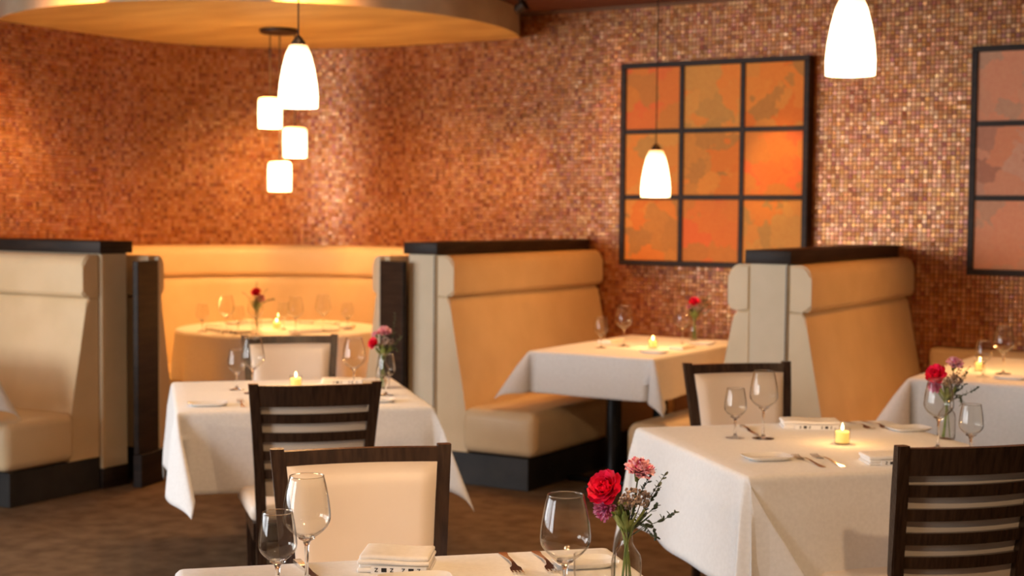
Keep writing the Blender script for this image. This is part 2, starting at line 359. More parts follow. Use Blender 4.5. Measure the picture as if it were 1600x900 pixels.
# circular bench in the round corner
A0, A1 = -18, 284
def revolve(prof, a0, a1, n=72, sgn=-1, R0=1.365):
    bm = bmesh.new(); rings = []
    for i in range(n + 1):
        a = R(a0 + (a1 - a0) * i / n); c, s = math.cos(a), math.sin(a)
        rings.append([bm.verts.new(((R0 + sgn * x) * c, (R0 + sgn * x) * s, z)) for x, z in prof])
    m_ = len(prof)
    for P_, Q in zip(rings, rings[1:]):
        for k in range(m_): bm.faces.new((P_[k], P_[(k + 1) % m_], Q[(k + 1) % m_], Q[k]))
    bm.faces.new(rings[0][::-1]); bm.faces.new(rings[-1]); bmesh.ops.recalc_face_normals(bm, faces=bm.faces); return bm
t = thing('round_booth_bench', 'circular amber booth bench wrapping round table in the curved mosaic corner', 'bench', (CX, CY, 0))
part('backrest', t, M_vinyl, revolve([(x + .05, z) for x, z in back_prof()], A0, A1))
part('headrest_roll', t, M_vinyl, revolve([(x + (.05 if x > .01 else 0), z) for x, z in roll_prof(z1=1.24)], A0, A1))
part('seat', t, M_vinyl, revolve([(.2, .182), (.63, .182), (.66, .21), (.66, .38), (.63, .42), (.58, .43), (.2, .43)], A0, A1))
part('kick_base', t, M_base, revolve([(.05, 0), (.60, 0), (.60, .178), (.05, .178)], A0, A1))
for a, lab in ((A0 - .2, 'r'), (A1 + .2, 'l')):
    for nm, M_, r0, r1, z0, z1, th in (('end_board', M_dark, 1.315, 1.53 if lab == 'r' else 1.525, .18, 1.215, .03), ('end_trim', M_panel, 1.285, 1.313, .1, 1.235, .03), ('plinth_block', M_dark, 1.30, 1.53, 0, .178, .05)):
        o = part(nm, t, M_, B(r0, r1, 0 if lab == 'l' else -th, th if lab == 'l' else 0, z0, z1, bev=.003), False)
        o.rotation_euler = (0, 0, R(a))

# ------------------------------------------------------------------ tables and cloths
def pedestal_table(label, loc, rot, sx, sy, legs, group='cloth-covered dining tables', wood=False):
    t = thing('dining_table', label, 'table', loc, rot, group)
    part('tabletop', t, M_dark, B(-sx, sx, -sy, sy, .715, .746, bev=.006))
    for lx, ly in legs:
        bm = lathe(bmesh.new(), [(.05, .03), (.044, .05), (.042, .69), (.09, .713)], 24, lx, ly, 0, True, True); part('pedestal', t, M_blackmetal, bm)
        bm = bmesh.new()
        box(bm, lx - .27, lx + .27, ly - .035, ly + .035, .002, .03, bev=.008); box(bm, lx - .035, lx + .035, ly - .27, ly + .27, .002, .031, bev=.008)
        part('foot', t, M_blackmetal, bm)
    return t
def tablecloth(label, loc, rot, hx, hy, ov, seed, group='white square tablecloths', corners=None, ovy=None, top=.7485):
    rnd = random.Random(seed); rc = .014; ph = [rnd.uniform(0, 6.28) for _ in range(8)]
    ovy = ov if ovy is None else ovy
    def axis(h, o):
        k = max(6, int(2 * h / .045)); a = [-h + 2 * h * i / k for i in range(k + 1)]
        m_ = 22; ext = [h + o * (i / m_) ** 1.25 for i in range(1, m_ + 1)]
        return [-e for e in reversed(ext)] + a + ext
    X = axis(hx, ov); Y = axis(hy, ovy)
    bm = bmesh.new(); g = []
    def bend(r):   # horizontal run, drop for a cloth of length r over a rounded edge
        if r < rc * math.pi / 2: return rc * math.sin(r / rc), rc * (1 - math.cos(r / rc))
        return rc, rc + (r - rc * math.pi / 2)
    for x in X:
        row = []
        for y in Y:
            ax = max(abs(x) - hx, 0); ay = max(abs(y) - hy, 0); sx = 1 if x >= 0 else -1; sy = 1 if y >= 0 else -1
            cx_ = sx * min(abs(x), hx); cy_ = sy * min(abs(y), hy)
            if ax == 0 and ay == 0:
                p = (x, y, top + .0008 * math.sin(9 * x + ph[0]) * math.sin(8 * y + ph[1]))
            elif ay == 0 or ax == 0:
                r = ax + ay; h_, d_ = bend(r); u = y if ay == 0 else x; hh = hy if ay == 0 else hx
                wv = (.010 * math.sin(u * 8.5 + ph[2 + (sx if ay == 0 else sy) + (1 if ay == 0 else 3)]) + .006 * math.sin(u * 17 + ph[5])) * min(1, d_ / .25)
                out = h_ + .05 * d_ + wv * (1 if abs(u) < hh * .98 else .6) + .01
                out = h_ + (out - h_) * min(1, d_ / .1)
                p = (cx_ + (sx * out if ay == 0 else 0), cy_ + (sy * out if ax == 0 else 0), top - d_ * .998)
            else:
                r = math.hypot(ax, ay); th = math.atan2(ay, ax)
                ci = (0 if sx < 0 else 1) + (0 if sy < 0 else 2)
                D, wd, sk, lx = (tuple((corners or {}).get(ci, (.50, .62, 0))) + (0,))[:4]
                tau = 4 * th; pp = D / 2 * (1 - math.cos(tau)); q = -D / 2 * math.sin(tau) * wd + sk * (1 - math.cos(tau)) / 2
                h_, d_ = bend(r); rr_ = d_
                dx = (pp * .7071 - q * .7071); dy = (pp * .7071 + q * .7071); nrm = math.sqrt(1 + dx * dx + dy * dy)
                fl = .05 * (1 - math.sin(2 * th))
                dx -= lx * (1 - math.cos(tau)) / 2; nrm = math.sqrt(1 + dx * dx + dy * dy)
                ox = h_ * math.cos(th) + rr_ * (dx / nrm + fl * math.cos(th)); oy = h_ * math.sin(th) + rr_ * (dy / nrm + fl * math.sin(th))
                k_ = .01 * min(1, d_ / .1)
                p = (cx_ + sx * (ox + k_ * math.cos(th)), cy_ + sy * (oy + k_ * math.sin(th)), top - rr_ / nrm)
            row.append(bm.verts.new(p))
        g.append(row)
    for i in range(len(X) - 1):
        for j in range(len(Y) - 1): bm.faces.new((g[i][j], g[i + 1][j], g[i + 1][j + 1], g[i][j + 1]))
    o = link('tablecloth', mesh('tablecloth', bm, M_cloth, True, 180)); o.location = loc; o.rotation_euler = (0, 0, rot)
    sd = o.modifiers.new('s', 'SOLIDIFY'); sd.thickness = .0015; sd.offset = 1
    return tag(o, label, 'tablecloth', group)
T1, T2, T3 = (-1.46, 2.20), (-3.77, 4.58), (-1.52, 4.53)
A45 = R(45)
TZ = .7495
for c, nm in ((T1, 'nearest table at the bottom, under white cloth'), (T2, 'left middle table under white cloth, between two chairs'), (T3, 'right middle table under white cloth with a candle')):
    pedestal_table('square pedestal ' + nm, (c[0], c[1], 0), A45, .46, .46, [(0, 0)])
tablecloth('white cloth on the nearest table, cut by the bottom edge', (*T1, 0), A45, .458, .458, .33, 1, corners={2: (.25, .8, 0), 3: (.3, .8, 0)})
tablecloth('white cloth on left middle table with a long hanging corner', (*T2, 0), A45, .47, .47, .31, 2, corners={0: (.40, .8, .62), 1: (.62, -.3, 0, .12), 2: (.10, 1, 0)})
tablecloth('white cloth on right middle table, corner fold draping to the front', (*T3, 0), A45, .47, .47, .34, 3, corners={0: (.30, -.25, 0, .80), 2: (.16, .8, 0)})
pedestal_table('booth table on black legs in the middle booth', (-3.535, 7.33, 0), 0, .35, .60, [(-.03, -.27), (-.03, .33)])
tablecloth('white cloth on middle booth table, blue-grey in front', (-3.535, 7.33, 0), 0, .36, .61, .23, 4, corners={0: (.7, .5, 0), 1: (.5, .5, 0)})
pedestal_table('booth table at right under grey-white cloth', (-1.18, 7.25, 0), 0, .62, .60, [(-.1, 0)])
tablecloth('grey-white cloth on right booth table, cut by right picture edge', (-1.18, 7.25, 0), 0, .64, .61, .30, 5, corners={0: (.75, .6, 0)})
pedestal_table('booth table under cloth beyond the left picture edge', (-6.36, 4.30, 0), 0, .46, .44, [(0, 0)])
tablecloth('white cloth corner hanging at the far left picture edge', (-6.36, 4.30, 0), 0, .47, .45, .25, 6)
# round table
RT = (-5.96, 7.10)
t = thing('round_dining_table', 'round table in the curved corner booth under white cloth', 'table', (RT[0], RT[1], 0))
part('tabletop', t, M_dark, lathe(bmesh.new(), [(.62, .715), (.64, .72), (.64, .745)], 64, 0, 0, 0, True, True))
part('pedestal', t, M_blackmetal, lathe(bmesh.new(), [(.28, 0), (.28, .02), (.06, .05), (.045, .1), (.045, .68), (.1, .713)], 32, 0, 0, 0, True, True))
bm = bmesh.new(); rings = []
for k, (r, z, amp) in enumerate([(.0, .7485, 0), (.3, .7485, 0), (.60, .7485, 0), (.64, .7475, 0), (.653, .741, 0), (.658, .725, .001), (.662, .66, .006), (.668, .55, .014), (.670, .49, .016), (.671, .446, .018)]):
    if r == 0: rings.append([bm.verts.new((0, 0, z))]); continue
    rings.append([bm.verts.new(((r + amp * math.sin(a * 13 + math.sin(a * 3))) * math.cos(a), (r + amp * math.sin(a * 13 + math.sin(a * 3))) * math.sin(a), z)) for a in [2 * math.pi * i / 156 for i in range(156)]])
for A, Bq in zip(rings, rings[1:]):
    for i in range(156):
        j = (i + 1) % 156
        if len(A) == 1: bm.faces.new((A[0], Bq[i], Bq[j]))
        else: bm.faces.new((A[i], Bq[i], Bq[j], A[j]))
o = link('tablecloth', mesh('tablecloth', bm, M_cloth, True, 180)); o.location = (*RT, 0)
tag(o, 'white round cloth on the corner booth table, falling straight in soft pleats', 'tablecloth')

# ------------------------------------------------------------------ chairs (sitter faces local +y)
CH = .905
def stile_pts(s):
    return [(s * .178, -.235, 0), (s * .178, -.205, .22), (s * .180, -.190, .44), (s * .186, -.203, .58), (s * .199, -.237, .76), (s * .212, -.268, CH)]
def sty(z):   # y of stile at height z
    P_ = stile_pts(1)
    for a, b in zip(P_, P_[1:]):
        if a[2] <= z <= b[2]: k = (z - a[2]) / (b[2] - a[2]); return a[1] + k * (b[1] - a[1]), a[0] + k * (b[0] - a[0])
    return P_[-1][1], P_[-1][0]
def slat_mesh(z, h, th, bow):
    bm = bmesh.new(); n = 10; rings = []
    for i in range(n + 1):
        u = -1 + 2 * i / n; row = []
        for dz, dy in ((-h / 2, -th / 2), (-h / 2, th / 2), (h / 2, th / 2), (h / 2, -th / 2)):
            y, x = sty(min(z + dz, CH)); 
            row.append(bm.verts.new((u * (x - .012), y + dy - bow * (1 - u * u), z + dz)))
        rings.append(row)
    for A, Bq in zip(rings, rings[1:]):
        for k in range(4): bm.faces.new((A[k], Bq[k], Bq[(k + 1) % 4], A[(k + 1) % 4]))
    bm.faces.new(rings[0]); bm.faces.new(rings[-1][::-1]); bmesh.ops.recalc_face_normals(bm, faces=bm.faces)
    return mesh('slat', bm, M_chair, True, 40)
def pad_mesh():
    bm = bmesh.new(); nx, nz = 16, 14; F_ = []; Bk = []
    for j in range(nz + 1):
        z = .50 + (CH - .042 - .50) * j / nz; y, x = sty(z); rf = []; rb = []
        for i in range(nx + 1):
            u = -1 + 2 * i / nx; v = -1 + 2 * j / nz; e = (1 - abs(u) ** 8) * (1 - abs(v) ** 8)
            bow = .022 * (1 - u * u); puff = .004 + .026 * e ** .5
            rf.append(bm.verts.new((u * (x - .0185), y - bow + .012 + puff, z))); rb.append(bm.verts.new((u * (x - .0185), y - bow + .0105, z)))
        F_.append(rf); Bk.append(rb)
    for j in range(nz):
        for i in range(nx):
            bm.faces.new((F_[j][i], F_[j + 1][i], F_[j + 1][i + 1], F_[j][i + 1])); bm.faces.new((Bk[j][i], Bk[j][i + 1], Bk[j + 1][i + 1], Bk[j + 1][i]))
    for i in range(nx):
        bm.faces.new((F_[0][i], F_[0][i + 1], Bk[0][i + 1], Bk[0][i])); bm.faces.new((F_[nz][i + 1], F_[nz][i], Bk[nz][i], Bk[nz][i + 1]))
    for j in range(nz):
        bm.faces.new((F_[j + 1][0], F_[j][0], Bk[j][0], Bk[j + 1][0])); bm.faces.new((F_[j][nx], F_[j + 1][nx], Bk[j + 1][nx], Bk[j][nx]))
    bmesh.ops.recalc_face_normals(bm, faces=bm.faces)
    return mesh('back_pad', bm, M_pad, True, 50)
def seat_mesh():
    bm = B(-.225, .225, -.17, .245, .405, .47, bev=.028, seg=4)
    for v in bm.verts:
        if v.co.z > .45: v.co.z += .014 * max(0, 1 - (v.co.x / .22) ** 2)
        v.co.x *= 1 + .06 * (v.co.y / .245)
    return mesh('seat', bm, M_pad)
def chair(label, loc, rot, group):
    t = thing('dining_chair', label, 'chair', loc, rot, group)
    link('seat', cached('seat', seat_mesh), t)
    def apron():
        bm = bmesh.new(); box(bm, -.19, .19, -.19, -.165, .34, .404); box(bm, -.20, .20, .195, .22, .34, .404)
        box(bm, -.205, -.18, -.17, .2, .34, .404); box(bm, .18, .205, -.17, .2, .34, .404); return mesh('seat_frame', bm, M_chair, False)
    link('seat_frame', cached('apron', apron), t)
    for s in (-1, 1):
        link('leg', cached(('fl', s), lambda: mesh('leg', beam(bmesh.new(), [(s * .185, .205, 0), (s * .188, .200, .404)], .03, .03, [.026, .038]), M_chair, True, 40)), t)
        link('rear_leg', cached(('st', s), lambda: mesh('rear_leg', beam(bmesh.new(), stile_pts(s), .034, .030, [.028, .032, .036, .036, .035, .034]), M_chair, True, 40)), t)
    link('stretcher', cached('str', lambda: mesh('stretcher', box(box(bmesh.new(), -.19, -.175, -.2, .2, .16, .185), .175, .19, -.2, .2, .16, .185), M_chair, False)), t)
    link('top_rail', cached('rail', lambda: slat_mesh(CH - .044, .074, .024, .022)), t)
    for k, z in enumerate((.781, .715, .649, .583)):
        link('slat', cached(('slat', k), lambda: slat_mesh(z, .033, .014, .028)), t)
    link('back_pad', cached('pad', pad_mesh), t)
    return t
CG1, CG2 = 'dining chairs seen from the front', 'ladder-back chairs seen from behind'
chair('dark wood chair with ivory padded back facing camera, behind the nearest table', (-1.99, 2.72, 0), R(225), CG1)
chair('dark ladder-back chair seen from behind, at the left middle table', (-3.305, 4.085, 0), R(45), CG2)
chair('dark wood chair with ivory padded back facing camera, beyond left middle table', (-4.225, 5.135, 0), R(225), CG1)
chair('dark wood chair with ivory padded back facing camera, beyond right middle table', (-1.99, 5.21, 0), R(225), CG1)
chair('dark ladder-back chair seen from behind at right edge, before right table', (-1.072, 4.030, 0), R(45), CG2)

# ------------------------------------------------------------------ glassware
def wine_prof(h, rmax, rrim, bowl):
    z0 = h - bowl; out = []
    for i in range(19):
        t_ = i / 18
        if t_ < .36: r = rmax * math.sin(math.pi / 2 * (t_ / .36)) ** .72
        else: k = (t_ - .36) / .64; r = rmax + (rrim - rmax) * (k ** 1.6)
        out.append((max(r, .004), z0 + bowl * t_ ** 1.0))
    return out
def bowl_mesh(h, rmax, rrim, bowl):
    o_ = wine_prof(h, rmax, rrim, bowl); th = .0011
    inn = [(max(r - th, .0001), z + (.003 if i < 3 else 0)) for i, (r, z) in enumerate(o_)]
    bm = lathe(bmesh.new(), o_ + [(rrim - th / 2, h + .0006)] + inn[::-1] + [(0, inn[0][1])], 40)
    return mesh('bowl', bm, M_glass, True, 60)
def stem_mesh(h, bowl, rb):
    z0 = h - bowl
    p = [(0, .0005), (rb, .0008), (rb, .002), (rb * .6, .004), (.008, .008), (.0042, .016), (.0036, z0 * .55), (.0042, z0 - .012), (.008, z0 - .001), (.016, z0 + .0035), (.0165, z0 + .006), (.010, z0 + .0055), (0, z0 + .0045)]
    return mesh('stem', lathe(bmesh.new(), p, 28, capt=True), M_stemglass, True, 50)
GB = (.226, .0475, .034, .128); GS = (.168, .0375, .029, .100)
def wineglass(label, x, y, big, group, z=TZ):
    P_ = GB if big else GS
    t = thing('wine_glass' , label, 'glass', (x, y, z), 0, group)
    link('rim', cached(('rimg', big), lambda: mesh('rim', lathe(bmesh.new(), [(P_[2] + .0009 * math.cos(a_) - .0005, P_[0] + .0009 * math.sin(a_)) for a_ in [2 * math.pi * q_ / 8 for q_ in range(9)]], 40), M_stemglass)), t)
    link('bowl', cached(('bowl', big), lambda: bowl_mesh(*P_)), t); link('stem', cached(('stemg', big), lambda: stem_mesh(P_[0], P_[3], .037 if big else .031)), t)
    return t

# ------------------------------------------------------------------ flowers
def petal(bm, base, d, up, L_, W_, curl, ruff=0, rnd=random):
    # d outward direction, up normal; cupped petal as 4x3 grid
    side = d.cross(up).normalized(); rows = []
    for i in range(5):
        t_ = i / 4; wv = W_ * math.sin(math.pi * (.12 + .72 * t_)) ; row = []
        for j in (-1, -.5, 0, .5, 1):
            p = base + d * (L_ * t_) + side * (wv * j / 1) + up * (curl * L_ * t_ * t_ + .25 * W_ * abs(j) ** 2)
            if ruff and i >= 3: p += up * rnd.uniform(-ruff, ruff) + d * rnd.uniform(-ruff, ruff)
            row.append(bm.verts.new(p))
        rows.append(row)
    for a, b in zip(rows, rows[1:]):
        for k in range(4): bm.faces.new((a[k], a[k + 1], b[k + 1], b[k]))
def bloom(rad, kind, seed):
    rnd = random.Random(seed); bm = bmesh.new()
    layers = [(5, 80, .45), (6, 62, .62), (8, 42, .82), (9, 20, 1.0), (8, 2, 1.0)] if kind == 'rose' else [(8, 80, .7), (12, 62, .85), (15, 42, .95), (16, 22, 1.0), (15, 4, 1.0)]
    for li, (n_, el, s_) in enumerate(layers):
        for k in range(n_):
            a = 2 * math.pi * (k + .5 * li) / n_ + rnd.uniform(-.15, .15); e = R(el + rnd.uniform(-8, 8))
            d = Vector((math.cos(a) * math.cos(e), math.sin(a) * math.cos(e), math.sin(e))); up = Vector((-math.cos(a) * math.sin(e), -math.sin(a) * math.sin(e), math.cos(e)))
            petal(bm, d * rad * .05, d, up, rad * s_, rad * (.42 if kind == 'rose' else .22), .35 if kind == 'rose' else .1, 0 if kind == 'rose' else rad * .10, rnd)
    return bm
def leafy(bm, pts, n_, ls, rnd):
    pts = [Vector(p) for p in pts]; tube(bm, pts, .0008, 5)
    for k in range(n_):
        f_ = .25 + .75 * (k + .5) / n_; i = min(int(f_ * (len(pts) - 1)), len(pts) - 2); q = f_ * (len(pts) - 1) - i
        p = pts[i].lerp(pts[i + 1], q); ax = (pts[i + 1] - pts[i]).normalized()
        for s in (-1, 1):
            a = rnd.uniform(0, 6.28); sd = Vector((math.cos(a), math.sin(a), rnd.uniform(-.2, .5))).normalized() * s
            d = (sd + ax * .6).normalized(); up = d.cross(ax).cross(d).normalized()
            if up.length < .1: continue
            petal(bm, p, d, up, ls * rnd.uniform(.7, 1.1), ls * .24, .1)
def bud_vase(label, x, y, rot, seed, group, scale=1.0, blooms=None, tall=False, sprigs=None, z=TZ):
    rnd = random.Random(seed)
    t = thing('bud_vase', label, 'vase', (x, y, z), rot, group); t.scale = (scale,) * 3
    def vm():
        o_ = [(.0, .0005), (.024, .0005), (.028, .004), (.0295, .02), (.0295, .075), (.027, .088), (.017, .102), (.0125, .110), (.0115, .130), (.0135, .136)]
        i_ = [(r - .0014, z_ + (.003 if z_ < .01 else 0)) for r, z_ in o_[1:]]
        return mesh('glass_bottle', lathe(bmesh.new(), o_ + i_[::-1] + [(0, .006)], 32), M_glass, True, 60)
    link('glass_bottle', cached('vase', vm), t)
    blooms = blooms or [('rose', M_red, (-.038, -.01, .215), .036, (-.5, -.6, .5)), ('carn', M_pink, (.022, .0, .250), .029, (.2, -.4, 1)), ('carn', M_mauve, (-.040, -.004, .180), .025, (-.6, -.5, .2))]
    for kind, M_, pos, rad, dr in blooms:
        bm = bloom(rad, kind, seed * 7 + len(pos)); q = Vector(dr).normalized().to_track_quat('Z', 'Y').to_matrix().to_4x4()
        bmesh.ops.transform(bm, matrix=Matrix.Translation(pos) @ q, verts=bm.verts)
        part('red_rose_bloom' if M_ is M_red else ('pink_carnation_bloom' if M_ is M_pink else 'mauve_bloom'), t, M_, bm)
        a = rnd.uniform(0, 6.28); bm = bmesh.new()
        tube(bm, [(.012 * math.cos(a), .012 * math.sin(a), .008), (.003 * math.cos(a), .003 * math.sin(a), .10), (pos[0] * .25, pos[1] * .25, .14), pos], .0016, 6)
        dn = Vector(dr).normalized(); cx_ = Vector(pos)
        tube(bm, [cx_ - dn * rad * .75, cx_ - dn * rad * .1], .003, 8, 1, rad * .33)
        part('flower_stem', t, M_stem, bm)
    bm = bmesh.new()
    for k in range(9):     # green stems and blades in the neck
        a = rnd.uniform(0, 6.28); b = rnd.uniform(0, 6.28); l = rnd.uniform(.02, .04)
        tube(bm, [(.014 * math.cos(a), .014 * math.sin(a), .008), (.002, 0, .11), (l * math.cos(b), l * math.sin(b), rnd.uniform(.15, .19))], .0013, 5)
    for k in range(34):
        b = rnd.uniform(0, 6.28); el = rnd.uniform(.5, 1.3); d = Vector((math.cos(b) * math.cos(el), math.sin(b) * math.cos(el), math.sin(el))); up = Vector((-math.cos(b) * math.sin(el), -math.sin(b) * math.sin(el), math.cos(el)))
        petal(bm, Vector((0, 0, .128)), d, up, rnd.uniform(.035, .075), .006, .1)
    part('green_stems', t, M_stem, bm)['kind'] = 'stuff'
    bm = bmesh.new()
    for px, py, pz, r_ in ((.010, -.016, .205, .02), (.03, .0, .198, .018), (.0, .012, .188, .016)):
        for k in range(80):
            v = Vector((rnd.gauss(0, 1), rnd.gauss(0, 1), rnd.gauss(0, 1))).normalized() * r_ * rnd.uniform(.5, 1)
            s_ = rnd.uniform(.0018, .0034); c_ = Vector((px, py, pz)) + v
            bmesh.ops.create_icosphere(bm, subdivisions=1, radius=s_, matrix=Matrix.Translation(c_))
        tube(bm, [(0, 0, .12), (px, py, pz)], .001, 5)
    part('filler_blooms', t, M_filler, bm)['kind'] = 'stuff'
    bm = bmesh.new()
    for pts_, n_, ls in (sprigs or [([(0, 0, .12), (.03, .01, .17), (.055, .012, .215), (.075, .01, .245)], 9, .011), ([(0, 0, .12), (.04, -.02, .15), (.07, -.03, .165), (.09, -.035, .18)], 7, .014), ([(0, 0, .12), (.035, .02, .14), (.055, .03, .135), (.06, .03, .115)], 6, .014), ([(0, 0, .12), (.02, .02, .19), (.04, .02, .23), (.05, .018, .25)], 10, .010), ([(0, 0, .12), (.03, .0, .17), (.05, .0, .20), (.062, .0, .225)], 10, .012), ([(0, 0, .12), (.02, -.02, .16), (.04, -.02, .175), (.055, -.02, .19)], 9, .013), ([(0, 0, .12), (.01, -.015, .17), (.015, -.02, .20), (.04, -.01, .235)], 9, .011), ([(0, 0, .12), (.02, -.01, .15), (.035, -.01, .15), (.045, -.01, .13)], 7, .013)]):
        leafy(bm, pts_, n_, ls, rnd)
    part('leaf_sprigs', t, M_leaf, bm)['kind'] = 'stuff'
    return t

# ------------------------------------------------------------------ small tableware
def candle(label, x, y, e=.6):
    t = thing('votive_candle', label, 'candle', (x, y, TZ), 0, 'votive candles in glass cups')
    link('glass_cup', cached('cup', lambda: mesh('glass_cup', lathe(bmesh.new(), [(0, .0005), (.022, .0005), (.0245, .003), (.026, .052), (.0245, .052), (.0232, .006), (0, .005)], 28), M_glass, True, 50)), t)
    wax = link('wax', cached('wax', lambda: mesh('wax', lathe(bmesh.new(), [(0, .006), (.0222, .0065), (.0226, .040), (.021, .042), (0, .041)], 24), M_wax)), t)
    link('wick', cached('wick', lambda: mesh('wick', tube(bmesh.new(), [(0, 0, .040), (.0005, 0, .048)], .0008, 6), M_ink)), wax)
    link('flame', cached('flame', lambda: mesh('flame', lathe(bmesh.new(), [(0, .045), (.0035, .048), (.005, .053), (.0035, .061), (0, .070)], 16), M_flame)), wax)
    l = point('candle_light', (0, 0, .085), e, (1, .5, .15), .01); l.parent = t
    return t
def plate(label, x, y, rot, w_=.15, d_=.10, group='small white bread plates'):
    # small rectangular white plate with rounded raised rim
    def pm():
        bm = bmesh.new(); rings = []
        for k, (s_, z_) in enumerate([(.0, .003), (.72, .003), (.80, .005), (1.0, .014), (1.0, .016), (.78, .008), (.70, .0058), (.0, .0058)]):
            if s_ == 0: rings.append([bm.verts.new((0, 0, z_))]); continue
            rings.append([bm.verts.new((math.copysign(abs(math.cos(a)) ** .42, math.cos(a)) * s_ * w_ / 2, math.copysign(abs(math.sin(a)) ** .42, math.sin(a)) * s_ * d_ / 2, z_)) for a in [2 * math.pi * i / 40 for i in range(40)]])
        for A, Bq in zip(rings, rings[1:]):
            for i in range(40):
                j = (i + 1) % 40
                if len(A) == 1: bm.faces.new((A[0], Bq[i], Bq[j]))
                elif len(Bq) == 1: bm.faces.new((A[i], A[j], Bq[0]))
                else: bm.faces.new((A[i], A[j], Bq[j], Bq[i]))
        bmesh.ops.recalc_face_normals(bm, faces=bm.faces); return mesh('side_plate', bm, M_china, True, 50)
    o = link('side_plate', cached(('plate', w_, d_), pm), None, (x, y, TZ - .002), rot); return tag(o, label, 'plate', group)
def napkin(label, x, y, rot, w_=.19, d_=.10, marks=True, layers=3, group='folded linen napkins', z=TZ):
    t = thing('folded_napkin', label, 'napkin', (x, y, z), rot, group)
    bm = bmesh.new(); z = .0008
    for k in range(layers):
        th = .009 if k < layers - 1 else .011; off = .004 * (k % 2)
        b_ = bmesh.new(); box(b_, -w_ / 2 + off, w_ / 2 - off * .5, -d_ / 2 + off, d_ / 2 - off * .6, z, z + th, bev=th * .42, seg=3)
        me_ = bpy.data.meshes.new('tmp'); b_.to_mesh(me_); b_.free(); bm.from_mesh(me_); bpy.data.meshes.remove(me_); z += th * .93
    bmesh.ops.subdivide_edges(bm, edges=[e for e in bm.edges if e.calc_length() > .05], cuts=6, use_grid_fill=True)
    for v in bm.verts: v.co.z += .0016 * math.sin(v.co.x * 40 + x * 9) * min(1, v.co.z / .01)
    part('linen', t, M_napkin, bm)
    if marks:      # paper band along the front carrying two groups of small printed marks
        part('paper_band', t, M_china, B(-w_ * .30, w_ * .46, -d_ / 2 - .0045, -d_ / 2 - .001, .001, .0165))
        bm = bmesh.new(); yb = -d_ / 2 - .0046; s_ = .0042
        def zed(cx_, flip=1):
            zc = .009
            box(bm, cx_ - s_ * .8, cx_ + s_ * .8, yb - .0005, yb, zc + s_ * .65, zc + s_); box(bm, cx_ - s_ * .8, cx_ + s_ * .8, yb - .0005, yb, zc - s_, zc - s_ * .65)
            vs = [bm.verts.new(c) for c in ((cx_ - s_ * .8 * flip, yb - .0006, zc - s_ * .65), (cx_ - s_ * .3 * flip, yb - .0006, zc - s_ * .65), (cx_ + s_ * .8 * flip, yb - .0006, zc + s_ * .65), (cx_ + s_ * .3 * flip, yb - .0006, zc + s_ * .65))]
            bm.faces.new(vs)
        for gx in (-w_ * .12, w_ * .25):
            zed(gx - .016); box(bm, gx - .0055, gx + .0055, yb - .0005, yb, .0048, .0132); zed(gx + .016)
        part('printed_marks', t, M_ink, bm, False)['kind'] = 'stuff'
    return t
def fork_mesh():
    bm = bmesh.new()   # handle along -y, tines at +y, bowed in profile
    def strip(pts, th=.0016):
        prev = None
        for (y, hw, z_) in pts:
            cur = [bm.verts.new(c) for c in ((-hw, y, z_), (hw, y, z_), (hw, y, z_ + th), (-hw, y, z_ + th))]
            if prev:
                for k in range(4): bm.faces.new((prev[k], prev[(k + 1) % 4], cur[(k + 1) % 4], cur[k]))
            else: bm.faces.new(cur[::-1])
            prev = cur
        bm.faces.new(prev)
    strip([(-.105, .008, .001), (-.095, .010, .001), (-.06, .006, .003), (-.01, .0035, .008), (.02, .0035, .009), (.038, .006, .006), (.045, .012, .004), (.060, .0125, .0015)])
    for tx in (-.0105, -.0035, .0035, .0105):
        n0 = len(bm.verts); strip([(.059, .0018, .0015), (.080, .0016, .002), (.096, .0010, .007)]); bm.verts.ensure_lookup_table()
        for v in bm.verts[n0:]: v.co.x += tx
    bmesh.ops.recalc_face_normals(bm, faces=bm.faces); return mesh('fork', bm, M_steel, True, 40)
def knife_mesh():
    bm = bmesh.new(); prev = None
    for y, a, b, th in ((-.11, -.004, .004, .006), (-.105, -.008, .008, .008), (-.06, -.007, .007, .007), (-.015, -.005, .005, .006), (-.01, -.008, .006, .002), (.06, -.010, .006, .0018), (.095, -.006, .006, .0015), (.11, .003, .006, .001)):
        cur = [bm.verts.new(c) for c in ((a, y, .001), (b, y, .001), (b, y, .001 + th), (a, y, .001 + th))]
        if prev:
            for k in range(4): bm.faces.new((prev[k], prev[(k + 1) % 4], cur[(k + 1) % 4], cur[k]))
        else: bm.faces.new(cur[::-1])
        prev = cur
    bm.faces.new(prev); bmesh.ops.recalc_face_normals(bm, faces=bm.faces); return mesh('knife', bm, M_steel, True, 40)
def fork(label, x, y, rot, group='table forks'): return tag(link('fork', cached('fork', fork_mesh), None, (x, y, TZ), rot), label, 'fork', group)
def knife(label, x, y, rot, group='table knives'): return tag(link('knife', cached('knife', knife_mesh), None, (x, y, TZ), rot), label, 'knife', group)
def tumbler(label, x, y):
    o = link('water_tumbler', cached('tum', lambda: mesh('water_tumbler', lathe(bmesh.new(), [(0, .0005), (.030, .0005), (.034, .004), (.040, .06), (.0405, .096), (.0393, .0965), (.0388, .06), (.032, .010), (0, .008)], 36), M_glass, True, 50)), None, (x, y, TZ))
    return tag(o, label, 'glass')
